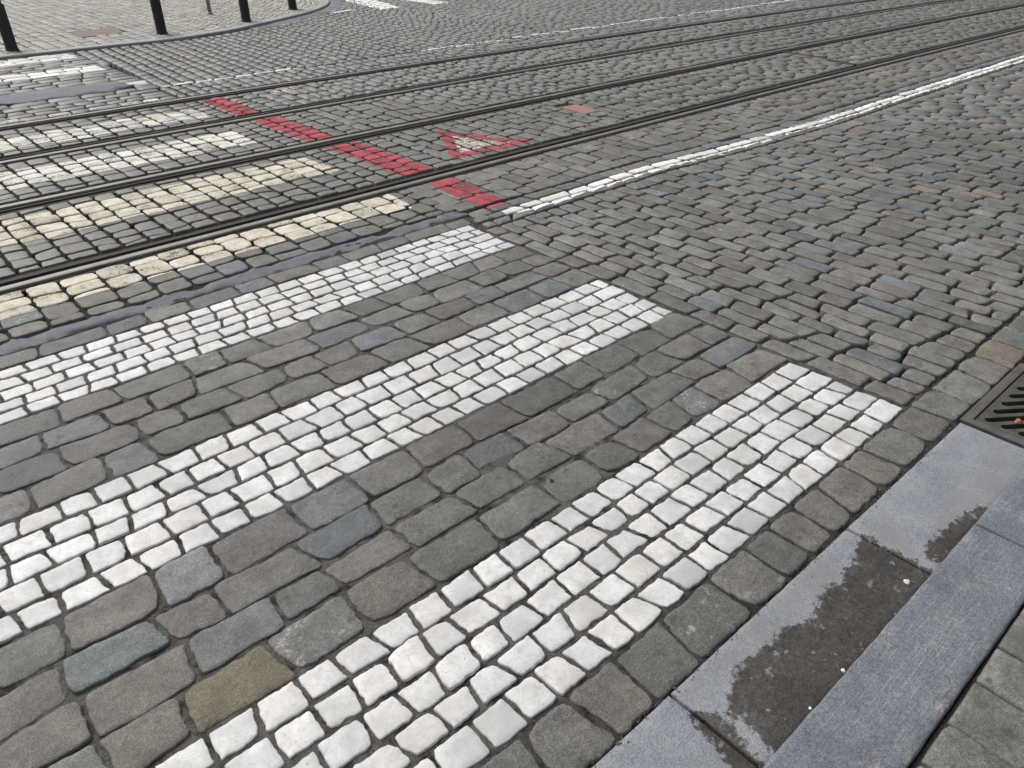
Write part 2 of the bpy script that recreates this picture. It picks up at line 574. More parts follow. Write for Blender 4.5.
# stone colours (linear base colours)
GREY = (0.118, 0.116, 0.107)
WARM = (0.122, 0.113, 0.101)
BLUE = (0.104, 0.112, 0.115)
GREEN = (0.112, 0.114, 0.101)
OLIVE = (0.125, 0.109, 0.072)
PLUM = (0.114, 0.103, 0.096)
RUST = (0.150, 0.122, 0.098)
def pick(palette, spread=0.12):
    c = R.choices([p[0] for p in palette], [p[1] for p in palette])[0]
    k = max(0.6, R.gauss(1.0, spread))
    h = 0.004 if palette is PAL_W else 0.015
    return (c[0] * k * (1 + jit(h)), c[1] * k, c[2] * k * (1 + jit(h)))
PAL_CROSS = [(GREY, 5), (WARM, 2.2), (BLUE, 3), (GREEN, 3), (PLUM, 1.2)]
def lighter(p, k):
    return [(tuple(x * k for x in c), w) for c, w in p]
PAL_ROAD = lighter([(GREY, 5), (WARM, 2.2), (BLUE, 1.2), (GREEN, 3), (PLUM, 0.8), (RUST, 0.1)], 1.16)
PAL_TRACK = lighter([(GREY, 3), (GREEN, 5), (WARM, 3), (BLUE, 0.2)], 1.0)
PAL_TRACK_B = lighter([(GREY, 5), (GREEN, 3), (WARM, 1.2), (BLUE, 0.8)], 0.98)
PAL_BROWN = lighter([(WARM, 4), (GREY, 2.5), (PLUM, 1), (GREEN, 2)], 1.16)
FGREY = (0.118, 0.116, 0.110)
PAL_FAR = [(FGREY, 6), ((0.118, 0.117, 0.108), 2), ((0.112, 0.116, 0.119), 2), ((0.120, 0.113, 0.105), 1)]
PAL_GUT = [(GREY, 3), (GREEN, 4), (WARM, 1.6)]
PAL_W = [((0.645, 0.645, 0.638), 6), ((0.585, 0.59, 0.592), 4), ((0.63, 0.618, 0.59), 1.6), ((0.50, 0.51, 0.525), 1.2)]
PAL_BLUEROW = lighter([(BLUE, 5), (GREY, 2)], 1.2)
# single stones the picture shows in a colour of their own: (x, y) -> colour, wear
SPECIAL = [((0.36, 1.43), OLIVE, 0.0), ((2.34, 1.42), (0.13, 0.13, 0.128), 1.0), ((0.47, 1.42), (0.125, 0.125, 0.12), 0.8),
           ((3.62, 0.75), RUST, 0.0), ((0.30, 1.72), PLUM, 0.1), ((0.38, 1.56), (0.115, 0.118, 0.116), 0.0)]

def special(q, col):
    cu = sum(p[0] for p in q) / 4; cv = sum(p[1] for p in q) / 4
    for (x, y), c, w in SPECIAL:
        if abs(cu - x) < 0.10 and abs(cv - y) < 0.075:
            return c, w
    return col, (R.uniform(0.2, 0.6) if R.random() < 0.03 else 0.0)

def rows_along(S, u0, u1, va, vb, n, lu, pal, mg=1.2, skip=None, jv=0.006, **kw):
    """n rows of setts running along the street between va(u) and vb(u)"""
    if not callable(va): va = (lambda c: (lambda u: c))(va)
    if not callable(vb): vb = (lambda c: (lambda u: c))(vb)
    cuts = [0.0]
    for i in range(n):
        cuts.append(cuts[-1] + (R.uniform(0.95, 1.05) if pal is PAL_W else R.uniform(0.88, 1.12)))
    cuts = [c / cuts[-1] for c in cuts]
    sdv = R.uniform(0, 90)
    def vv(u, i):
        a, b = va(u), vb(u)
        wob = 0.0 if i in (0, n) else noise.noise((u * 2.3, i * 5.1 + sdv, 0.3)) * jv * 1.6
        return a + (b - a) * cuts[i] + wob
    for i in range(n):
        u = u0 - R.uniform(0, lu)
        ln = lu * R.uniform(0.8, 1.25)
        dj0 = jit(0.006)
        while u < u1:
            ln = lu * (R.uniform(0.90, 1.10) if pal is PAL_W else R.choice((R.uniform(0.72, 0.9), R.uniform(0.9, 1.1), R.uniform(1.05, 1.35))))
            ue = u + ln
            if u1 - ue < lu * 0.55:
                ue = u1 + jit(0.006)
            dj1 = jit(0.010 if pal is not PAL_W else 0.006)
            ua = max(u, u0)
            if ue - ua > lu * 0.35:
                q = [(ua - dj0, vv(ua, i) + jit(jv * .4)), (ue - dj1, vv(ue, i) + jit(jv * .4)), (ue + dj1, vv(ue, i + 1) + jit(jv * .4)), (ua + dj0, vv(ua, i + 1) + jit(jv * .4))]
                cu, cv = (ua + ue) / 2, (q[0][1] + q[2][1]) / 2
                if in_view(cu, cv, mg) and not (skip and skip(cu, cv)):
                    q = [warp(*p) for p in q]
                    col, we = special(q, pick(pal))
                    S.add(q, col, wear=we, **kw)
            dj0 = dj1
            u = ue
            if ue >= u1 - 1e-3:
                break

def courses_across(S, u0, u1, va, vb, wu, lv, pal, mg=1.2, skip=None, shear=0.0, umin=-99, **kw):
    """courses of setts running across the street, long joints along Y"""
    if not callable(va): va = (lambda c: (lambda u: c))(va)
    if not callable(vb): vb = (lambda c: (lambda u: c))(vb)
    u = u0
    kw.pop("jv", None)
    while u < u1:
        w = wu * R.uniform(0.86, 1.16)
        uc = u + w / 2
        a, b = va(uc), vb(uc)
        sdv = R.uniform(0, 99)
        if b - a > 0.04:
            n = max(1, round((b - a) / lv * R.uniform(0.93, 1.07)))
            ls = [R.uniform(0.75, 1.3) for _ in range(n)]
            off = R.random()
            if n > 2:
                ls[0] *= 0.45 + 0.55 * off
                ls[-1] *= 1.0 - 0.5 * off
            tot = sum(ls)
            v = 0.0
            dj0 = 0.0
            def vpos(uu, t):
                aa, bb = va(uu), vb(uu)
                return aa + (bb - aa) * t
            for i, L in enumerate(ls):
                t0, t1 = v / tot, (v + L) / tot
                v += L
                dj1 = jit(0.007) if i < n - 1 else 0.0
                cv = vpos(uc, (t0 + t1) / 2)
                us_ = uc + shear * (cv - a)
                if us_ > umin and in_view(us_, cv, mg) and not (skip and skip(us_, cv)):
                    ul, ur = u, u + w
                    q = []
                    for uu, t, dj in ((ul, t0, -dj0), (ur, t0, dj0), (ur, t1, dj1), (ul, t1, -dj1)):
                        vq = vpos(uu, t)
                        q.append((uu + shear * (vq - a) + jit(0.004), vq + dj))
                    q = [warp(*p) for p in q]
                    col, we = special(q, pick(pal))
                    S.add(q, col, wear=we if uc > 0 and S is not near_p and S is not farp else 0.0, **kw)
                dj0 = dj1
        u += w

# ------------------------------------------------------------------ road setts
road, near_p, farp = Stones(), Stones(), Stones()
CR = dict(jv=0.014, gap=0.0115, dome=0.0016, rough=0.0065, rad=0.020, zj=0.0016, tilt=0.007, sharp=0.6)
RD = dict(gap=0.0165, gap2=0.0135, dome=0.0015, rough=0.0036, rad=0.017, zj=0.0016, tilt=0.008, sharp=0.75)
U_L, U_R = -3.0, 24.0
# single course against the gutter
rows_along(road, U_L, 4.6, 0.653, 0.825, 1, 0.180, PAL_GUT, gap=0.011, dome=0.0015, rough=0.0065, rad=0.020, sharp=0.7, zj=0.0015, tilt=0.008)
# dark bands between the white stripes
rows_along(road, U_L, END, 1.335, 1.950, 4, 0.215, PAL_CROSS, **CR)
rows_along(road, U_L, END, 2.470, 3.085, 4, 0.215, PAL_CROSS, **CR)
rows_along(road, U_L, END + 0.05, 3.535, 3.665, 1, 0.25, PAL_CROSS, **CR)
# the carriageway right of the crossing
courses_across(road, END + 0.01, 16.0, 0.83, lambda u: line_low(u) - 0.004, 0.108, 0.203, PAL_ROAD, slot=1, **RD)
# two rows under the white line, and the blue-grey row beside it
rows_along(road, END + 0.06, U_R, line_low, line_mid, 1, 0.17, PAL_ROAD, gap=0.014, gap2=0.016, rad=0.018, zj=0.002)
rows_along(road, END + 0.06, U_R, line_mid, line_top, 1, 0.215, PAL_ROAD, gap=0.016, gap2=0.02, rad=0.02, zj=0.002)
rows_along(road, END + 0.12, U_R, line_top, lambda u: line_top(u) + 0.115, 1, 0.22, PAL_BLUEROW, gap=0.012, rad=0.02)
R1L = lambda u: RAIL_1(u) - 0.075
courses_across(road, U_L, 2.95, 3.80, R1L, 0.160, 0.140, PAL_CROSS, **dict(CR, rad=0.024, gap=0.014))
courses_across(road, 2.96, U_R, lambda u: line_top(u) + 0.12 if u > 3.4 else 3.74, R1L, 0.125, 0.19, PAL_BROWN, **CR)
# beyond the rails: the far carriageway
def no_patch(u, v):
    if inside(PATCH, u, v):
        return True
    return u > 5.8 and v > far_kerb(u) - 0.34 and u < 8.9
R4H = lambda u: RAIL_4(u) + 0.075
KF = lambda u: far_kerb(u) - 0.02
DASH_A = lambda u: 8.80 - 0.0008 * max(0, u - 6) ** 2
DASH_B = lambda u: DASH_A(u) + 0.085
rows_along(road, U_L, 2.93, R4H, lambda u: 8.80, 4, 0.22, PAL_FAR, skip=no_patch, **RD, slot=1)
rows_along(road, U_L, 3.00, 8.80, lambda u: 11.75, 17, 0.26, PAL_FAR, skip=no_patch, **RD, slot=1)
courses_across(road, 2.95, U_R, R4H, DASH_A, 0.125, 0.21, PAL_FAR, skip=no_patch, **dict(RD, gap=0.008, gap2=0.030, rad=0.010, tilt=0.004), slot=1)
rows_along(road, 2.95, U_R, DASH_A, DASH_B, 1, 0.2, PAL_FAR, skip=no_patch, gap=0.016, gap2=0.03, rad=0.014, slot=1)
courses_across(road, 2.70, 8.86, DASH_B, KF, 0.135, 0.21, PAL_FAR, skip=no_patch, shear=0.06, umin=3.01, **dict(RD, gap=0.008, gap2=0.036, zj=0.0012, tilt=0.004, rad=0.008, rough=0.002), slot=1)
courses_across(road, 8.90, U_R, DASH_B, 21.0, 0.135, 0.21, PAL_FAR, skip=no_patch, **dict(RD, gap=0.008, gap2=0.036, zj=0.0012, tilt=0.004, rad=0.008, rough=0.002), slot=1)

# ------------------------------------------------------------------ setts between the rails
track = Stones()
TK = dict(gap=0.013, gap2=0.022, dome=0.002, rough=0.004, rad=0.018, zj=0.002, tilt=0.008, sharp=0.8)
def between(a, sa, b, sb):
    ga = 0.165 if sa > 0 else 0.075
    gb = 0.165 if sb < 0 else 0.075
    return (lambda u: a(u) + ga), (lambda u: b(u) - gb)
DRAINS = [((9.75, 4.58), (9.95, 5.70))]
def near_drain(u, v):
    for (x1, y1), (x2, y2) in DRAINS:
        if y1 - 0.1 < v < y2 + 0.1:
            x = x1 + (x2 - x1) * (v - y1) / (y2 - y1)
            if abs(u - x) < 0.06:
                return True
    return inside([(5.41, 4.97), (5.70, 4.97), (5.72, 5.40), (5.43, 5.41)], u, v)
for (a, sa), (b, sb), pal in ((RAILS[0], RAILS[1], PAL_TRACK), (RAILS[1], RAILS[2], PAL_TRACK), (RAILS[2], RAILS[3], PAL_TRACK_B)):
    va, vb = between(a, sa, b, sb)
    courses_across(track, U_L, 3.6, va, vb, 0.142, 0.128, pal, skip=near_drain, **dict(TK, gap=0.015, gap2=0.018))
    courses_across(track, 3.6, U_R, va, vb, 0.118, 0.19, pal, skip=near_drain, **dict(TK, gap=0.012, gap2=0.021))

o_road = setting(road.build('road', [M_SETT, M_SETTW]))
o_track = setting(track.build('tram_track_paving', [M_SETTW]))

# ------------------------------------------------------------------ ground sheet (the grit in the joints), to the horizon
def axis(lo, hi, step, far):
    a = []
    x = lo
    while x < hi:
        a.append(x); x += step
    st, x = step, hi
    right = [hi]
    while x < far:
        st = min(st * 1.25, 40); x += st; right.append(x)
    left = []
    st, x = step, lo
    while x > -far:
        st = min(st * 1.25, 40); x -= st; left.append(x)
    return left[::-1] + a + right
GX = axis(-0.6, 5.0, 0.03, 300.0)
GY = axis(0.36, 4.4, 0.03, 300.0)
def sstep(a, b, x):
    t = max(0.0, min(1.0, (x - a) / (b - a)))
    return t * t * (3 - 2 * t)
GRATE = (2.925, 3.56, 0.372, 0.655)   # u0,u1,v0,v1 of the drain
def ground_z(u, v):
    z = -0.0105
    z -= max(0.026 * sstep(END - 0.1, END + 0.5, u) * (1 if v > 0.85 else 0), 0.024 * sstep(3.75, 4.4, v), 0.045 * sstep(8.0, 8.6, v))
    z += 0.0040 * (1 - sstep(END - 0.1, END + 0.4, u)) * (1 - sstep(3.6, 3.75, v))
    z += noise.noise((u * 6, v * 6, 0.5)) * 0.0045 + noise.noise((u * 27, v * 27, 4.5)) * 0.0025
    if v < 0.66:
        z -= 0.02
    if GRATE[0] < u < GRATE[1] and v < GRATE[3]:
        z = -0.42
    if v < 0.36 or v > 11.9 and u < 8.8:
        z = -0.06
    return z
gv = [(x, y, ground_z(x, y)) for y in GY for x in GX]
nx = len(GX)
gf = [(j * nx + i, j * nx + i + 1, (j + 1) * nx + i + 1, (j + 1) * nx + i) for j in range(len(GY) - 1) for i in range(nx - 1)]
o_ground = setting(link_mesh('ground', gv, gf, M_JOINT))
o_ground.data.attributes.new('packed', 'FLOAT', 'POINT').data.foreach_set('value', [max(0.0, 1 - sstep(END - 0.05, END + 0.35, x)) * (1 - sstep(3.55, 3.75, y)) if y > 0.84 else 0.45 for x, y, z in gv])

# ------------------------------------------------------------------ asphalt patch and seams
def asphalt_sheet(name, poly, z=0.001, step=0.05, relief=0.004):
    xs = [p[0] for p in poly]; ys = [p[1] for p in poly]
    bm = bmesh.new()
    vs = [bm.verts.new((x + jit(0.01), y + jit(0.008), z)) for x, y in poly]
    f = bm.faces.new(vs)
    if f.normal.z < 0:
        f.normal_flip()
    bmesh.ops.triangulate(bm, faces=bm.faces)
    for _ in range(3):
        bmesh.ops.subdivide_edges(bm, edges=[e for e in bm.edges if e.calc_length() > step * 2], cuts=1)
    bmesh.ops.triangulate(bm, faces=bm.faces)
    boundary = {v for e in bm.edges if e.is_boundary for v in e.verts}
    for v in bm.verts:
        v.co.z = z + noise.noise(v.co * 6) * relief + noise.noise(v.co * 19) * relief * 0.6
        if v in boundary:
            v.co.x += jit(0.006); v.co.y += jit(0.006)
    be = [e for e in bm.edges if e.is_boundary]
    r = bmesh.ops.extrude_edge_only(bm, edges=be)
    for v in r['geom']:
        if isinstance(v, bmesh.types.BMVert):
            v.co.z -= 0.03
    return setting(link_bm(name, bm, M_ASPHALT, smooth=True))
asphalt_sheet('asphalt_patch', PATCH, 0.000)
def ribbon(pts, half):
    up, dn = [], []
    for i, (x, y) in enumerate(pts):
        h = half * R.uniform(0.45, 1.25)
        up.append((x, y + h)); dn.append((x, y - half * R.uniform(0.6, 1.2)))
    return dn + up[::-1]
seam_pts = [(-2.5 + i * 0.06, 3.735 + 0.02 * noise.noise((i * 0.13, 0, 0)) + jit(0.006)) for i in range(92)]
asphalt_sheet('asphalt_seam', ribbon(seam_pts, 0.068), -0.0078, 0.03, 0.006)
kp = [p for p in FAR_KERB if 5.6 <= p[0] <= 8.8]
side = []
for i, (x, y) in enumerate(kp):
    a = kp[max(0, i - 1)]; b = kp[min(len(kp) - 1, i + 1)]
    t = Vector((b[0] - a[0], b[1] - a[1])).normalized()
    side.append((x + t.y * 0.42, y - t.x * 0.42))
asphalt_sheet('asphalt_gutter', kp + side[::-1], -0.003)

# ------------------------------------------------------------------ white marble stripes (real setts)
WH = (0.62, 0.615, 0.60)
def pick_w():
    return pick(PAL_W, 0.05)
STONESETS = [road]
def marble_stripe(v0, v1, n, lu, label):
    S = Stones()
    a = [R.uniform(0.93, 1.07) for _ in range(n)]
    rows_along(S, U_L, END - 0.01, v0, v1, n, lu, PAL_W, mg=1.2, gap=0.0135, dome=0.0004, rough=0.0042, rad=0.0062, zj=0.0012, tilt=0.007, jv=0.006, sharp=0.5)
    # keep stone colour variation narrow: marble
    STONESETS.append(S)
    o = S.build('crosswalk_stripe', [M_MARBLE])
    tag(o, label, 'crosswalk stripe', 'white sett stripes of the zebra crossing')
    return o
_pk = pick
def pick(p, spread=0.12):
    return _pk(p, 0.045 if p is PAL_W else spread)
marble_stripe(0.825, 1.332, 5, 0.112, 'white stripe of marble setts nearest to the gutter and kerb')
marble_stripe(1.952, 2.467, 5, 0.116, 'white stripe of marble setts in the middle of the three bright ones')
marble_stripe(3.088, 3.532, 5, 0.118, 'white stripe of marble setts just before the blue-grey tar seam')

# ------------------------------------------------------------------ paint laid over the setts
def clip(poly, a, b):
    """keep the part of a 3D polygon left of the 2D line a->b"""
    out = []
    ex, ey = b[0] - a[0], b[1] - a[1]
    n = len(poly)
    def sd(p): return ex * (p[1] - a[1]) - ey * (p[0] - a[0])
    for i in range(n):
        p, q = poly[i], poly[(i + 1) % n]
        sp, sq = sd(p), sd(q)
        if sp >= 0:
            out.append(p)
        if (sp >= 0) != (sq >= 0):
            t = sp / (sp - sq)
            out.append(tuple(p[k] + (q[k] - p[k]) * t for k in range(3)))
    return out
def ccw(poly):
    A = sum(poly[i][0] * poly[(i + 1) % len(poly)][1] - poly[(i + 1) % len(poly)][0] * poly[i][1] for i in range(len(poly)))
    return poly if A > 0 else poly[::-1]
def paint(name, polys, mat, sources=(road, track), ragged=0.016, drop=0.0, parent=None, whole=False, lift=0.0016):
    rr = random.Random(hash(name) % 1000 if False else int(sum(p[0] * 91 + p[1] * 57 for q in polys for p in q)) % 9973)
    verts, faces, tones = [], [], []
    for poly in polys:
        poly = ccw(poly)
        x0, x1 = min(p[0] for p in poly), max(p[0] for p in poly)
        y0, y1 = min(p[1] for p in poly), max(p[1] for p in poly)
        for S in sources:
            for (cu, cv, mx, fs, ring) in S.top:
                if cu + mx < x0 or cu - mx > x1 or cv + mx < y0 or cv - mx > y1:
                    continue
                if rr.random() < drop:
                    continue
                n = len(poly)
                lines = []
                for i in range(n):
                    a, b = poly[i], poly[(i + 1) % n]
                    ex, ey = b[0] - a[0], b[1] - a[1]
                    L = sqrt(ex * ex + ey * ey)
                    if L < 1e-6:
                        continue
                    o1, o2 = rr.gauss(0, ragged), rr.gauss(0, ragged)
                    nxn, nyn = -ey / L, ex / L
                    lines.append(((a[0] + nxn * o1, a[1] + nyn * o1), (b[0] + nxn * o2, b[1] + nyn * o2)))
                cache = {}
                tv = 0.95 + max(-0.3, min(0.12, rr.gauss(0, 0.09)))
                for f in fs:
                    pl = []
                    for vi in f:
                        x, y, z = S.v[vi]
                        dx, dy = x - cu, y - cv
                        L = max(1e-6, sqrt(dx * dx + dy * dy))
                        pl.append((x + dx / L * 0.0012, y + dy / L * 0.0012, z + lift))
                    for a, b in lines:
                        pl = clip(pl, a, b)
                        if len(pl) < 3:
                            break
                    if len(pl) < 3:
                        continue
                    idx = []
                    for p in pl:
                        key = (round(p[0], 5), round(p[1], 5), round(p[2], 5))
                        if key not in cache:
                            cache[key] = len(verts); verts.append(p); tones.append(tv)
                        if not idx or idx[-1] != cache[key]:
                            idx.append(cache[key])
                    if len(idx) > 2 and idx[0] != idx[-1]:
                        faces.append(tuple(idx))
    o = link_mesh(name, verts, faces, mat, parent)
    at = o.data.attributes.new('tone', 'FLOAT', 'POINT')
    at.data.foreach_set('value', tones)
    return o

def strip(va, vb, u0, u1, step=0.5):
    """quads along the street between two curves"""
    out = []
    u = u0
    while u < u1 - 1e-6:
        ue = min(u + step, u1)
        fa = va if callable(va) else (lambda x: va)
        fb = vb if callable(vb) else (lambda x: vb)
        out.append([(u, fa(u)), (ue, fa(ue)), (ue, fb(ue)), (u, fb(u))])
        u = ue
    return out

def rect(u0, u1, v0, v1): return [[(u0, v0), (u1, v0), (u1, v1), (u0, v1)]]
G = 'painted stripes of the zebra crossing over the tram tracks'
tag(paint('crosswalk_stripe', rect(U_L, 2.79, 4.035, 4.40), M_CREAM), 'cream painted stripe on the near side of the closest tram rail', 'crosswalk stripe', G)
tag(paint('crosswalk_stripe', rect(U_L, 2.84, 5.035, 5.51), M_CREAM), 'wide cream painted stripe between the two rails of the near track', 'crosswalk stripe', G)
tag(paint('crosswalk_stripe', rect(U_L, 2.76, 6.155, 6.61), M_CREAMW), 'worn cream stripe in the strip between the two tram tracks', 'crosswalk stripe', G)
tag(paint('crosswalk_stripe', rect(U_L, 2.84, 7.235, 7.63), M_CREAMW), 'flaking pale stripe between the two rails of the far track', 'crosswalk stripe', G)
tag(paint('crosswalk_stripe', rect(U_L, 2.92, 8.12, 8.30), M_FADED), 'almost worn away white stripe just behind the farthest rail', 'crosswalk stripe', G)
tag(paint('crosswalk_stripe', rect(1.0, 1.68, 9.00, 9.10), M_WHITEW), 'leftover scrap of white stripe at the left end of the asphalt patch', 'crosswalk stripe', G)
tag(paint('road_marking', rect(2.80, 3.0, 9.13, 9.27), M_WHITEW), 'small white paint blot at the right end of the asphalt patch', 'road marking')
tag(paint('crosswalk_stripe', rect(U_L, 2.89, 10.22, 10.60), M_WHITEP), 'bright white stripe on the far carriageway behind the asphalt patch', 'crosswalk stripe', G)
tag(paint('crosswalk_stripe', rect(U_L, 2.91, 11.24, 11.66), M_WHITEP), 'bright white stripe right in front of the far kerb', 'crosswalk stripe', G)
# stripes of the other crossing, at the corner
G2 = 'painted stripes at the far street corner'
tag(paint('crosswalk_stripe', [[(8.50, 12.86), (8.96, 12.92), (9.22, 14.20), (9.5, 16.2), (9.0, 16.2)]], M_WHITEP), 'white stripe at the far corner, nearer to the curved kerb', 'crosswalk stripe', G2)
tag(paint('crosswalk_stripe', [[(9.70, 12.86), (10.05, 12.90), (10.0, 15.8), (9.55, 15.8)]], M_WHITEP), 'white stripe at the far corner, farther right from the curved kerb', 'crosswalk stripe', G2)
sh = [[(7.58, 12.92), (8.06, 13.08), (8.04, 13.15), (7.56, 13.00)]]
bm = bmesh.new()
vs = [bm.verts.new((x, y, 0.008)) for x, y in sh[0]]
bm.faces.new(vs)
r = bmesh.ops.extrude_face_region(bm, geom=list(bm.faces))
for g in r['geom']:
    if isinstance(g, bmesh.types.BMVert):
        g.co.z -= 0.02
sm = link_bm('road_marking', bm, M_WHITEP)
sm.data.attributes.new('tone', 'FLOAT', 'POINT').data.foreach_set('value', [1.0] * len(sm.data.vertices))
tag(sm, 'short thin white mark close to the curved far kerb', 'road marking')

# long white edge lines
pl = strip(line_mid, line_top, 3.14, U_R, 0.6)
wl = empty('lane_line', (3.2, 3.5, 0))
tag(wl, 'long white line curving along the right side of the near tram track', 'lane line')
def child(o, p):
    o.parent = p
    o.matrix_parent_inverse = Matrix.Translation(-Vector(p.location))
    return o
child(paint('line_row', pl, M_WHITEP, sources=(road,), ragged=0.003, lift=0.002), wl)
child(paint('line_border', strip(lambda u: line_mid(u) - 0.052 + 0.014 * noise.noise((u * 1.5, 2.0, 0)), lambda u: line_mid(u) + 0.0, 3.2, U_R, 0.3), M_WHITEP, sources=(road,), ragged=0.012, lift=0.002), wl)
fl = empty('lane_line', (3.0, 8.84, 0))
for a, b in ((3.0, 4.6), (6.4, U_R)):
    child(paint('line_segment', strip(DASH_A, DASH_B, a, b, 0.5), M_WHITEW, sources=(road,), ragged=0.004), fl)
tag(fl, 'thin broken white line on the far side of the far tram track', 'lane line')

# red stop line and give-way triangles
def red_l(v): return interp([(3.6, 3.10), (4.4, 3.13), (4.9, 3.10), (5.7, 3.09), (6.5, 3.05), (8.0, 3.04)], v)
def red_r(v): return interp([(3.6, 3.30), (4.4, 3.36), (4.9, 3.39), (5.7, 3.34), (6.5, 3.29), (8.0, 3.26)], v)
rp = []
for a, b in ((3.66, 4.0), (4.0, 4.36), (4.55, 5.0), (5.0, 5.4), (5.4, 5.80), (5.80, 6.3), (6.3, 6.90), (6.95, 7.5), (7.5, 8.02)):
    rp.append([(red_l(a), a), (red_r(a), a), (red_r(b), b), (red_l(b), b)])
stop = empty('stop_line', (3.2, 5.8, 0))
for grp in (rp[:2], rp[2:5], rp[5:7], rp[7:]):
    child(paint('line_segment', grp, M_RED, ragged=0.01), stop)
tag(stop, 'broad red painted line crossing the tram rails beside the zebra crossing', 'stop line')
tri = empty('give_way_triangle', (4.06, 4.93, 0))
tag(tri, 'red and cream painted triangle between the two rails of the near track', 'road marking')
A, B, C_ = (4.08, 5.47), (4.47, 4.63), (3.64, 4.70)
a, b, c = (4.055, 5.22), (4.27, 4.765), (3.80, 4.80)
child(paint('red_border', [[A, C_, c, a], [C_, B, b, c], [B, A, a, b]], M_REDT, sources=(track,), ragged=0.008), tri)
child(paint('cream_centre', [[a, b, c]], M_CREAMT, sources=(track,), ragged=0.010), tri)
tri2 = empty('give_way_triangle', (3.92, 7.85, 0))
tag(tri2, 'faded red and white triangle between the two rails of the far track', 'road marking')
A, B, C_ = (4.34, 8.02), (3.52, 7.96), (3.90, 7.46)
a, b, c = (4.10, 7.91), (3.72, 7.88), (3.92, 7.62)
child(paint('red_border', [[A, C_, c, a], [C_, B, b, c], [B, A, a, b]], M_REDW, sources=(track,), ragged=0.006), tri2)
child(paint('white_centre', [[a, b, c]], M_FADED, sources=(track,), ragged=0.005), tri2)

# ------------------------------------------------------------------ tram rails
def sweep(name, fn, s, prof, mat, parent):
    us = []
    u = -6.0
    while u < 45:
        us.append(u)
        u += 0.2 if u < 14 else 0.8
    verts, faces = [], []
    n = len(prof)
    for u in us:
        w = noise.noise((u * 0.9, fn(0) * 3, 0.0)) * 0.003
        for dv, z in prof:
            e = noise.noise((u * 11, dv * 60 + fn(0) * 9, z * 40)) * (0.004 if mat in (M_BITUMEN, M_GROOVE) else 0.0008)
            verts.append((u, fn(u) + s * dv + w, z + e))
    for i in range(len(us) - 1):
        for j in range(n - 1):
            q = (i * n + j, i * n + j + 1, (i + 1) * n + j + 1, (i + 1) * n + j)
            faces.append(q if s < 0 else q[::-1])
    o = link_mesh(name, verts, faces, mat, parent, smooth=False)
    return o
GR = 'grooved tram rails'
RL = ['tram rail closest to the zebra crossing stripes of white marble', 'second tram rail, far rail of the near track',
      'third tram rail, near rail of the far track', 'farthest tram rail, beside the asphalt patch']
for (fn, s), lb in zip(RAILS, RL):
    e = empty('tram_rail', (0, 0, 0))
    tag(e, lb, 'tram rail', GR)
    sweep('rail_head', fn, s, [(-0.026, -0.06), (-0.026, -0.004), (-0.022, 0.003), (-0.015, 0.0055), (0.018, 0.0055), (0.027, 0.003), (0.031, -0.006), (0.031, -0.038)], M_STEEL, e)
    sweep('groove', fn, s, [(0.0305, -0.026), (0.045, -0.034), (0.068, -0.034), (0.0795, -0.026)], M_GROOVE, e)
    sweep('guard_lip', fn, s, [(0.079, -0.038), (0.079, -0.003), (0.082, 0.001), (0.096, 0.001), (0.099, -0.003), (0.099, -0.06)], M_RUST, e)
    sweep('joint_filler', fn, s, [(-0.074, -0.03), (-0.073, -0.012), (-0.052, -0.009), (-0.026, -0.013)], M_BITUMEN, e)
    sweep('joint_filler', fn, s, [(0.099, -0.012), (0.12, -0.009), (0.145, -0.010), (0.164, -0.014), (0.166, -0.03)], M_BITUMEN, e)

# track drains: slotted channels between the rails
def bar_between(p, q, w, z0, z1):
    bm = bmesh.new()
    d = Vector((q[0] - p[0], q[1] - p[1])).normalized()
    nrm = Vector((-d.y, d.x))
    c = []
    for z in (z0, z1):
        for pt, sg in ((p, -1), (p, 1), (q, 1), (q, -1)):
            c.append(bm.verts.new((pt[0] + nrm.x * sg * w / 2, pt[1] + nrm.y * sg * w / 2, z)))
    for f in ((0, 1, 2, 3), (7, 6, 5, 4), (0, 4, 5, 1), (1, 5, 6, 2), (2, 6, 7, 3), (3, 7, 4, 0)):
        bm.faces.new([c[i] for i in f])
    return bm
for ((p, q), lb) in zip(DRAINS, ('narrow dark drain channel crossing between the rails of the near track',)):
    e = empty('track_drain', ((p[0] + q[0]) / 2, (p[1] + q[1]) / 2, 0))
    tag(e, lb, 'drain')
    off = 0.026
    for sg in (-1, 1):
        child(link_bm('channel_edge', bar_between((p[0] + sg * off, p[1] + 0.02), (q[0] + sg * off, q[1] - 0.02), 0.02, -0.05, -0.002), M_IRON), e)
    child(link_bm('channel_slot', bar_between((p[0], p[1] + 0.02), (q[0], q[1] - 0.02), 0.031, -0.06, -0.02), M_SHAFT), e)

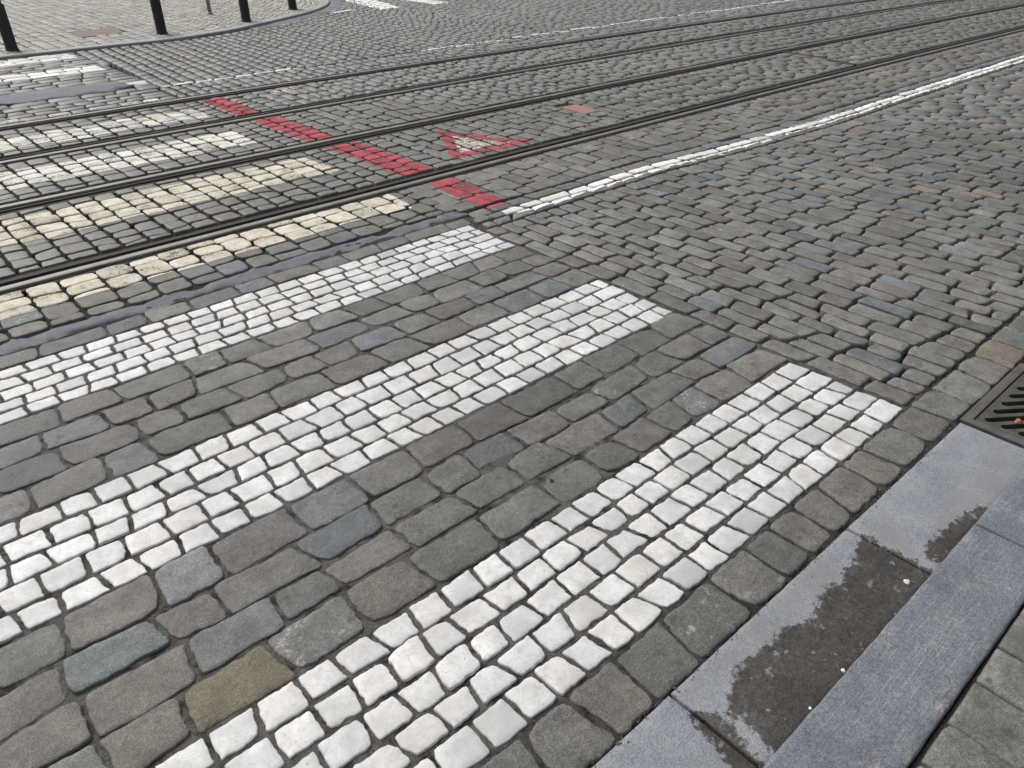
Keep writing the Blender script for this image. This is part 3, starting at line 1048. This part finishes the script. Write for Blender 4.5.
# ------------------------------------------------------------------ gutter slabs, kerb, near pavement
STAIN = [[(2.03, 0.585), (1.98, 0.57), (1.93, 0.555), (1.86, 0.55), (1.82, 0.53), (1.73, 0.55), (1.66, 0.53), (1.62, 0.515), (1.57, 0.53), (1.51, 0.56), (1.48, 0.545),
          (1.35, 0.565), (1.28, 0.545), (1.22, 0.53), (1.20, 0.50), (1.215, 0.47), (1.20, 0.45), (1.21, 0.42), (1.18, 0.37), (1.18, 0.30), (2.03, 0.30)],
         [(1.12, 0.57), (1.165, 0.51), (1.15, 0.475), (1.13, 0.46), (1.13, 0.30), (1.03, 0.30), (1.10, 0.47)],
         [(2.10, 0.30), (2.10, 0.415), (2.18, 0.43), (2.25, 0.425), (2.36, 0.41), (2.45, 0.40), (2.45, 0.30)]]
def seg_d(p, a, b):
    ex, ey = b[0] - a[0], b[1] - a[1]
    t = max(0, min(1, ((p[0] - a[0]) * ex + (p[1] - a[1]) * ey) / (ex * ex + ey * ey)))
    return sqrt((p[0] - a[0] - ex * t) ** 2 + (p[1] - a[1] - ey * t) ** 2)
def wetness(x, y):
    best = -1.0
    for pl in STAIN:
        d = min(seg_d((x, y), pl[i], pl[(i + 1) % len(pl)]) for i in range(len(pl)))
        s = d if inside(pl, x, y) else -d
        best = max(best, s)
    return max(-0.2, min(0.2, best + 0.013))
def slab(name, u0, u1, v0, v1, z0, z1, mat, step=0.02, bev=0.006, attr=False, cv=0.0):
    """a stone block with eased, slightly chipped edges and a gridded top"""
    nu, nv = max(2, int((u1 - u0) / step)), max(2, int((v1 - v0) / step))
    us = [u0, u0 + bev * 0.35] + [u0 + bev + (u1 - u0 - 2 * bev) * i / nu for i in range(nu + 1)] + [u1 - bev * 0.35, u1]
    vs = [v0, v0 + bev * 0.35] + [v0 + bev + (v1 - v0 - 2 * bev) * i / nv for i in range(nv + 1)] + [v1 - bev * 0.35, v1]
    nu, nv = len(us), len(vs)
    verts, faces = [], []
    def drop(i, n): return {0: bev, 1: bev * 0.35}.get(min(i, n - 1 - i), 0.0)
    for j, y in enumerate(vs):
        for i, x in enumerate(us):
            z = z1 - max(drop(i, nu), drop(j, nv)) + noise.noise((x * 5, y * 5, z1)) * 0.0012
            ex = noise.noise((x * 23, y * 23, 3.3)) * 0.0022 if (i in (0, nu - 1) or j in (0, nv - 1)) else 0
            verts.append((x + (ex if i in (0, nu - 1) else 0), y + (ex if j in (0, nv - 1) else 0), z))
    for j in range(nv - 1):
        for i in range(nu - 1):
            faces.append((j * nu + i, j * nu + i + 1, (j + 1) * nu + i + 1, (j + 1) * nu + i))
    rim = [i for i in range(nu)] + [j * nu + nu - 1 for j in range(1, nv)] + [(nv - 1) * nu + i for i in range(nu - 2, -1, -1)] + [j * nu for j in range(nv - 2, 0, -1)]
    b0 = len(verts)
    for k in rim:
        x, y, _ = verts[k]
        verts.append((x, y, z0))
    n = len(rim)
    for k in range(n):
        k2 = (k + 1) % n
        faces.append((rim[k2], rim[k], b0 + k, b0 + k2))
    ox, oy = (u0 + u1) / 2, (v0 + v1) / 2
    o = link_mesh(name, verts, faces, mat)
    if attr:
        at = o.data.attributes.new('wet', 'FLOAT', 'POINT')
        at.data.foreach_set('value', [wetness(v[0], v[1]) for v in verts])
    return o
GS = 'blue limestone gutter slabs along the near kerb'
KERB_V = 0.369
for (a, b, lb) in ((0.228, 1.122, 'pale blue-grey gutter slab in the bottom foreground, damp only at its corner'),
                   (1.130, 2.026, 'gutter slab with the large dark damp stain'),
                   (2.034, 2.912, 'mostly dry blue-grey gutter slab beside the iron drain grate')):
    tag(slab('gutter_slab', a, b, KERB_V + 0.003, 0.646, -0.08, -0.004, M_SLAB, attr=True, bev=0.005), lb, 'gutter slab', GS)
for a, b in ((3.57, 4.46), (4.47, 5.36)):
    o = slab('gutter_slab', a, b, KERB_V + 0.003, 0.646, -0.08, -0.004, M_SLAB, attr=True, bev=0.005)
    tag(o, 'gutter slab on the far side of the iron drain grate', 'gutter slab', GS)
for (a, b, lb) in ((0.50, 2.285, 'long chiselled blue kerb stone beside the damp stained gutter slab'),
                   (2.291, 3.285, 'blue kerb stone next to the iron drain grate')):
    tag(slab('kerb_stone', a, b, 0.150, KERB_V, -0.12, 0.05, M_KERB, bev=0.007), lb, 'kerb stone', 'kerb stones along the near pavement')
tag(slab('kerb_stone', 3.291, 4.285, 0.150, KERB_V, -0.12, 0.05, M_KERB, bev=0.007), 'blue kerb stone past the iron drain grate', 'kerb stone', 'kerb stones along the near pavement')

PAVE = (0.138, 0.139, 0.126)
PAL_P = [(PAVE, 5), ((0.150, 0.149, 0.137), 2), ((0.128, 0.131, 0.120), 3)]
courses_across(near_p, -0.2, 5.0, lambda u: -1.55, lambda u: 0.148, 0.152, 0.205, PAL_P, mg=1.2, gap=0.007, z=0.044, dome=0.002, rough=0.0015, rad=0.008, zj=0.0012, tilt=0.006, keep=False)
bed = ([(-8, -8, 0.033), (40, -8, 0.033), (40, 0.147, 0.033), (-8, 0.147, 0.033), (-8, 0.147, -0.2), (40, 0.147, -0.2)], [(0, 1, 2, 3), (3, 2, 5, 4)], 1)
setting(near_p.build('pavement', [M_PAVER, M_BED], bed))

# ------------------------------------------------------------------ iron drain grate
gr = empty('drain_grate', ((GRATE[0] + GRATE[1]) / 2, (GRATE[2] + GRATE[3]) / 2, 0))
tag(gr, 'cast iron street drain grate with slanted slots beside the kerb', 'drain grate')
def box_bm(bm, x0, x1, y0, y1, z0, z1):
    vs = [bm.verts.new(p) for p in ((x0, y0, z0), (x1, y0, z0), (x1, y1, z0), (x0, y1, z0), (x0, y0, z1), (x1, y0, z1), (x1, y1, z1), (x0, y1, z1))]
    for f in ((3, 2, 1, 0), (4, 5, 6, 7), (0, 1, 5, 4), (1, 2, 6, 5), (2, 3, 7, 6), (3, 0, 4, 7)):
        bm.faces.new([vs[i] for i in f])
u0, u1, v0, v1 = GRATE
rim = 0.036
bm = bmesh.new()
box_bm(bm, u0, u0 + rim, v0, v1, -0.12, 0.001)
box_bm(bm, u1 - rim, u1, v0, v1, -0.12, 0.001)
box_bm(bm, u0 + rim, u1 - rim, v1 - rim, v1, -0.12, 0.001)
box_bm(bm, u0 + rim, u1 - rim, v0, v0 + 0.012, -0.12, 0.001)
fr = link_bm('frame', bm, M_IRONRIM)
bvm = fr.modifiers.new('bevel', 'BEVEL'); bvm.width = 0.003; bvm.segments = 2
child(fr, gr)
bm = bmesh.new()
box_bm(bm, u0 + rim + 0.005, u1 - rim - 0.005, v0 + 0.016, v1 - rim - 0.005, -0.045, -0.003)
plate = link_bm('grate_plate', bm, M_IRON)
cut = bmesh.new()
sdir = Vector((0.80, -0.60)); snrm = Vector((0.60, 0.80))
def capsule(bm, p, q, r):
    d = (Vector(q) - Vector(p)).normalized(); nn = Vector((-d.y, d.x))
    ring = []
    for k in range(9):
        a = -pi / 2 + pi * k / 8
        ring.append(Vector(q) + d * cos(a) * r + nn * sin(a) * r)
    for k in range(9):
        a = pi / 2 + pi * k / 8
        ring.append(Vector(p) + d * cos(a) * r + nn * sin(a) * r)
    lo = [bm.verts.new((x, y, -0.08)) for x, y in ring]
    hi = [bm.verts.new((x, y, 0.03)) for x, y in ring]
    n = len(ring)
    bm.faces.new(lo[::-1]); bm.faces.new(hi)
    for k in range(n):
        bm.faces.new((lo[k], lo[(k + 1) % n], hi[(k + 1) % n], hi[k]))
vtop, vbot = 0.578, 0.418
k = -3
while k < 9:
    px = 3.005 + 0.083 * k
    L = (vtop - vbot) / 0.60
    p = Vector((px, vtop)); q = p + sdir * L
    xa, xb = u0 + rim + 0.04, u1 - rim - 0.035
    if p.x < xa:
        p = p + sdir * ((xa - p.x) / 0.8)
    if q.x > xb:
        q = q - sdir * ((q.x - xb) / 0.8)
    if (q - p).dot(sdir) > 0.02:
        capsule(cut, p, q, 0.0145)
    k += 1
cutter = link_bm('slot_cutter', cut, M_IRON)
bo = plate.modifiers.new('slots', 'BOOLEAN'); bo.object = cutter; bo.operation = 'DIFFERENCE'; bo.solver = 'EXACT'
bpy.context.view_layer.update()
dg = bpy.context.evaluated_depsgraph_get()
nm_ = bpy.data.meshes.new_from_object(plate.evaluated_get(dg))
plate.modifiers.clear()
plate.data = nm_
bpy.data.objects.remove(cutter, do_unlink=True)
child(plate, gr)
bm = bmesh.new()
x0, x1, y0, y1 = u0 + 0.012, u1 - 0.012, v0 + 0.004, v1 - 0.012
for (a, b) in (((x0, y0), (x1, y0)), ((x1, y0), (x1, y1)), ((x1, y1), (x0, y1)), ((x0, y1), (x0, y0))):
    bm.faces.new([bm.verts.new(p) for p in ((a[0], a[1], -0.4), (b[0], b[1], -0.4), (b[0], b[1], -0.11), (a[0], a[1], -0.11))])
child(link_bm('shaft', bm, M_SHAFT), gr)

# dry leaf caught on the grate
def leaf(loc, rot, size):
    bm = bmesh.new()
    N = 9
    rows = []
    for i in range(N):
        t = i / (N - 1)
        w = sin(pi * t) ** 0.8 * 0.30 * (1 + 0.12 * sin(t * 23))
        y = t - 0.5
        rows.append([bm.verts.new((sx * w * size, y * size, size * (0.05 + 0.28 * sx * sx * w / 0.3 + 0.10 * sin(t * 4)))) for sx in (-1, -0.5, 0, 0.5, 1)])
    for a, b in zip(rows, rows[1:]):
        for i in range(4):
            try:
                bm.faces.new((a[i], a[i + 1], b[i + 1], b[i]))
            except ValueError:
                pass
    o = link_bm('fallen_leaf', bm, M_LEAF, smooth=True)
    s_ = o.modifiers.new('thick', 'SOLIDIFY'); s_.thickness = 0.0008
    o.location = loc; o.rotation_euler = rot
    return o
tag(leaf((3.06, 0.492, 0.001), (0.1, 0.15, 0.9), 0.036), 'small curled orange dry leaf lying on the drain grate', 'leaf')

def chip(loc, s, seed, label, group=None):
    bm = bmesh.new()
    bmesh.ops.create_icosphere(bm, subdivisions=2, radius=s)
    for v in bm.verts:
        v.co *= 1 + 0.45 * noise.noise(v.co * (1.1 / s) + Vector((seed, 0, 0)))
        v.co.z = v.co.z * 0.5
    o = link_bm('stone_chip', bm, M_PEBBLE)
    o.location = loc
    tag(o, label, 'stone chip', group)
chip((1.515, 0.386, -0.002), 0.0055, 1, 'tiny white stone chip on the damp stain, farther along the kerb edge', 'white stone chips in the gutter')
chip((1.35, 0.386, -0.002), 0.0042, 5, 'tiny white stone chip on the damp stain, nearer to the picture bottom', 'white stone chips in the gutter')
chip((1.945, 0.415, -0.003), 0.009, 9, 'flat pale chip lying near the joint end of the damp gutter slab', 'white stone chips in the gutter')

# grit washed into the joints and along the gutter
gvs, gfs = [], []
for i in range(1500):
    if i % 3 == 0:
        x, y = R.uniform(0.5, 4.5), 0.648 + jit(0.012)
    else:
        x, y = R.uniform(-0.3, 5.0), R.uniform(0.66, 3.7)
    if GRATE[0] - 0.02 < x < GRATE[1] + 0.02 and y < 0.665:
        continue
    if any(abs(x - t[0]) < t[2] and abs(y - t[1]) < t[2] and inside([(p.x, p.y) for p in t[4]], x, y) for S in STONESETS for t in S.top):
        continue
    s_ = R.uniform(0.0014, 0.0042)
    zz = ground_z(x, y) + 0.003 if y > 0.655 else -0.003
    b_ = len(gvs)
    for dx, dy, dz in ((1, 0, 0), (-0.4, 0.9, 0), (-0.5, -0.8, 0), (0.1, 0.1, 0.9), (0.1, 0, -0.7)):
        gvs.append((x + (dx + jit(0.3)) * s_, y + (dy + jit(0.3)) * s_, zz + dz * s_))
    gfs += [tuple(b_ + q for q in f) for f in ((0, 1, 3), (1, 2, 3), (2, 0, 3), (1, 0, 4), (2, 1, 4), (0, 2, 4))]
setting(link_mesh('grit', gvs, gfs, simple_mat('joint_grit_chips', (0.16, 0.15, 0.135), 0.9, 0.0, 0.4, 40.0, 300.0, 0.2), smooth=False), 'stuff')

# ------------------------------------------------------------------ covers in the paving
def plate_box(name, poly, z0, z1, mat, bev=0.006, parent=None):
    bm = bmesh.new()
    lo = [bm.verts.new((x, y, z0)) for x, y in poly]
    hi = [bm.verts.new((x, y, z1)) for x, y in poly]
    n = len(poly)
    bm.faces.new(hi); bm.faces.new(lo[::-1])
    for i in range(n):
        bm.faces.new((lo[i], lo[(i + 1) % n], hi[(i + 1) % n], hi[i]))
    bmesh.ops.recalc_face_normals(bm, faces=bm.faces)
    bmesh.ops.bevel(bm, geom=[e for e in bm.edges if all(abs(v.co.z - z1) < 1e-6 for v in e.verts)], offset=bev, segments=2, affect='EDGES')
    return link_bm(name, bm, mat, parent)
pk = empty('utility_cover', (5.56, 5.19, 0))
tag(pk, 'small pinkish red square cover between the rails of the near track', 'utility cover')
child(plate_box('cover_plate', [(5.45, 5.02), (5.66, 5.02), (5.68, 5.345), (5.47, 5.375)], -0.05, 0.003, M_PINK), pk)
child(plate_box('frame', [(5.428, 5.0), (5.682, 5.0), (5.70, 5.368), (5.448, 5.398)], -0.06, 0.000, M_IRON), pk)

# ------------------------------------------------------------------ far kerb and far pavement
FH = 0.03
path = [Vector((x, y)) for x, y in FAR_KERB]
dense = []
for a, b in zip(path, path[1:]):
    n = max(1, int((b - a).length / 0.12))
    n = min(n, 40)
    for i in range(n):
        dense.append(a + (b - a) * i / n)
dense.append(path[-1])
for _ in range(6):
    dense = [dense[0]] + [(dense[i - 1] + dense[i] * 2 + dense[i + 1]) / 4 for i in range(1, len(dense) - 1)] + [dense[-1]]
verts, faces = [], []
prof = [(0.0, -0.06), (0.0, FH - 0.012), (0.012, FH), (0.165, FH), (0.17, FH - 0.004), (0.17, -0.06)]
for i, p in enumerate(dense):
    t = (dense[min(i + 1, len(dense) - 1)] - dense[max(i - 1, 0)]).normalized()
    nn = Vector((-t.y, t.x))
    w = noise.noise((p.x * 2, p.y * 2, 0)) * 0.006
    for d, z in prof:
        verts.append((p.x + nn.x * (d + w), p.y + nn.y * (d + w), z + w * 0.4))
n = len(prof)
for i in range(len(dense) - 1):
    for j in range(n - 1):
        faces.append((i * n + j, (i + 1) * n + j, (i + 1) * n + j + 1, i * n + j + 1)[::-1])
setting(link_mesh('kerb', verts, faces, M_KERBFAR, smooth=False))

PF = (0.262, 0.252, 0.226)
PAL_FP = [(PF, 5), ((0.280, 0.267, 0.236), 2), ((0.242, 0.235, 0.214), 2)]
def kerb_back(u):
    # inner edge of the kerb, measured along Y
    s = (far_kerb(u + 0.1) - far_kerb(u - 0.1)) / 0.2
    return far_kerb(u) + 0.175 * sqrt(1 + s * s)
BROWN = [(3.38, 12.76), (4.02, 12.82), (4.14, 13.58), (3.42, 13.40)]
courses_across(farp, -2.0, 8.62, kerb_back, 20.0, 0.160, 0.165, PAL_FP, mg=1.0, gap=0.006, gap2=0.017, z=FH - 0.006, dome=0.002, rough=0.002, rad=0.010, zj=0.0014, tilt=0.006, keep=False,
               skip=lambda u, v: inside(BROWN, u, v))
bu = [-8 + 0.25 * i for i in range(int((8.70 + 8) / 0.25) + 1)]
bedv, bedf = [], []
for u in bu:
    bedv += [(u, kerb_back(u) - 0.03, FH - 0.018), (u, 60.0, FH - 0.018)]
for i in range(len(bu) - 1):
    bedf.append((2 * i, 2 * i + 2, 2 * i + 3, 2 * i + 1))
setting(farp.build('pavement', [M_PAVER, M_BED], (bedv, bedf, 1)))
bc = empty('utility_cover', (3.74, 13.1, FH))
tag(bc, 'worn brown cover set in the pale far pavement near a bollard', 'utility cover')
def shrink(poly, k):
    cx = sum(p[0] for p in poly) / len(poly); cy = sum(p[1] for p in poly) / len(poly)
    return [(cx + (x - cx) * k, cy + (y - cy) * k) for x, y in poly]
child(plate_box('cover_plate', shrink(BROWN, 0.93), FH - 0.04, FH - 0.003, M_BROWN, 0.004), bc)
child(plate_box('frame', BROWN, FH - 0.05, FH - 0.008, M_IRON, 0.004), bc)

# ------------------------------------------------------------------ bollards and post
def lathe(name, prof, mat, parent, seg=28):
    bm = bmesh.new()
    rings = []
    for r, z in prof:
        rings.append([bm.verts.new((r * cos(2 * pi * k / seg), r * sin(2 * pi * k / seg), z)) for k in range(seg)])
    for a, b in zip(rings, rings[1:]):
        for k in range(seg):
            bm.faces.new((a[k], a[(k + 1) % seg], b[(k + 1) % seg], b[k]))
    bm.faces.new(rings[-1]); bm.faces.new(rings[0][::-1])
    o = link_bm(name, bm, mat, parent)
    for p in o.data.polygons:
        p.use_smooth = len(p.vertices) == 4
    return o
def make_bollard():
    e = empty('bollard')
    lathe('post', [(0.080, -0.03), (0.080, 0.012), (0.074, 0.018), (0.071, 0.03), (0.070, 0.30), (0.069, 0.525), (0.064, 0.538), (0.050, 0.543)], M_BLACK, e)
    lathe('neck', [(0.050, 0.541), (0.050, 0.565)], M_BLACK, e)
    lathe('red_band', [(0.054, 0.565), (0.055, 0.57), (0.055, 0.625), (0.054, 0.63)], M_REDBAND, e)
    lathe('white_band', [(0.054, 0.63), (0.055, 0.635), (0.055, 0.69), (0.054, 0.695)], M_WHITEBAND, e)
    lathe('cap', [(0.056, 0.695), (0.060, 0.705), (0.060, 0.735), (0.052, 0.76), (0.034, 0.777), (0.012, 0.785)], M_BLACK, e)
    return e
KB = (CAM_H - FH) / CAM_H
BP = [((2.45, 12.45), 'black bollard with red and white bands at the left picture edge'),
      ((4.47, 12.60), 'black bollard standing right of the brown pavement cover'),
      ((6.00, 13.03), 'black bollard beside the thin grey post'),
      ((7.34, 13.96), 'black bollard closest to the curved corner of the far kerb')]
b0 = make_bollard()
for i, ((x, y), lb) in enumerate(BP):
    if i == 0:
        o = b0
    else:
        o = b0.copy(); COL.objects.link(o)
        for ch in list(b0.children):
            cc = ch.copy(); COL.objects.link(cc); cc.parent = o
    o.location = (x * KB, y * KB, FH - 0.004)
    o.rotation_euler = (jit(0.006), jit(0.006), R.uniform(0, 6))
    tag(o, lb, 'bollard', 'black bollards along the far pavement')
po = empty('street_post', (5.94 * KB, 14.27 * KB, FH - 0.004))
tag(po, 'thin pale grey post on the far pavement between two bollards', 'post')
lathe('pole', [(0.031, 0.0), (0.031, 1.10)], M_POST, po, 20)
lathe('base_collar', [(0.046, -0.01), (0.046, 0.02), (0.033, 0.035)], M_POST, po, 20)
lathe('cap', [(0.034, 1.10), (0.034, 1.12), (0.022, 1.14), (0.006, 1.145)], M_POST, po, 20)

# ------------------------------------------------------------------ daylight (bright overcast)
w = bpy.data.worlds.new('World')
sc.world = w
w.use_nodes = True
nt = w.node_tree
bg = nt.nodes['Background']
sky = nt.nodes.new('ShaderNodeTexSky')
sky.sky_type = 'NISHITA'
sky.sun_disc = False
SUN_EL, SUN_AZ = radians(48), radians(-10)
sky.sun_elevation = SUN_EL
sky.sun_rotation = SUN_AZ
sky.air_density = 1.0
sky.dust_density = 6.0
sky.ozone_density = 0.6
hs = nt.nodes.new('ShaderNodeHueSaturation')
hs.inputs['Saturation'].default_value = 0.30       # cloud cover greys the sky
nt.links.new(sky.outputs[0], hs.inputs['Color'])
nt.links.new(hs.outputs[0], bg.inputs['Color'])
bg.inputs['Strength'].default_value = 0.12
sd = bpy.data.lights.new('sun', 'SUN')
sd.energy = 1.2
sd.angle = radians(30)
sd.color = (1.0, 0.98, 0.95)
so = bpy.data.objects.new('sun', sd)
COL.objects.link(so)
d = Vector((sin(SUN_AZ) * cos(SUN_EL), cos(SUN_AZ) * cos(SUN_EL), sin(SUN_EL)))
so.rotation_euler = d.to_track_quat('Z', 'Y').to_euler()
so.location = d * 30

sc.view_settings.view_transform = 'Standard'
sc.view_settings.look = 'None'
sc.view_settings.gamma = 1.0
sc.view_settings.exposure = 0.20
sc.view_settings.use_curve_mapping = False
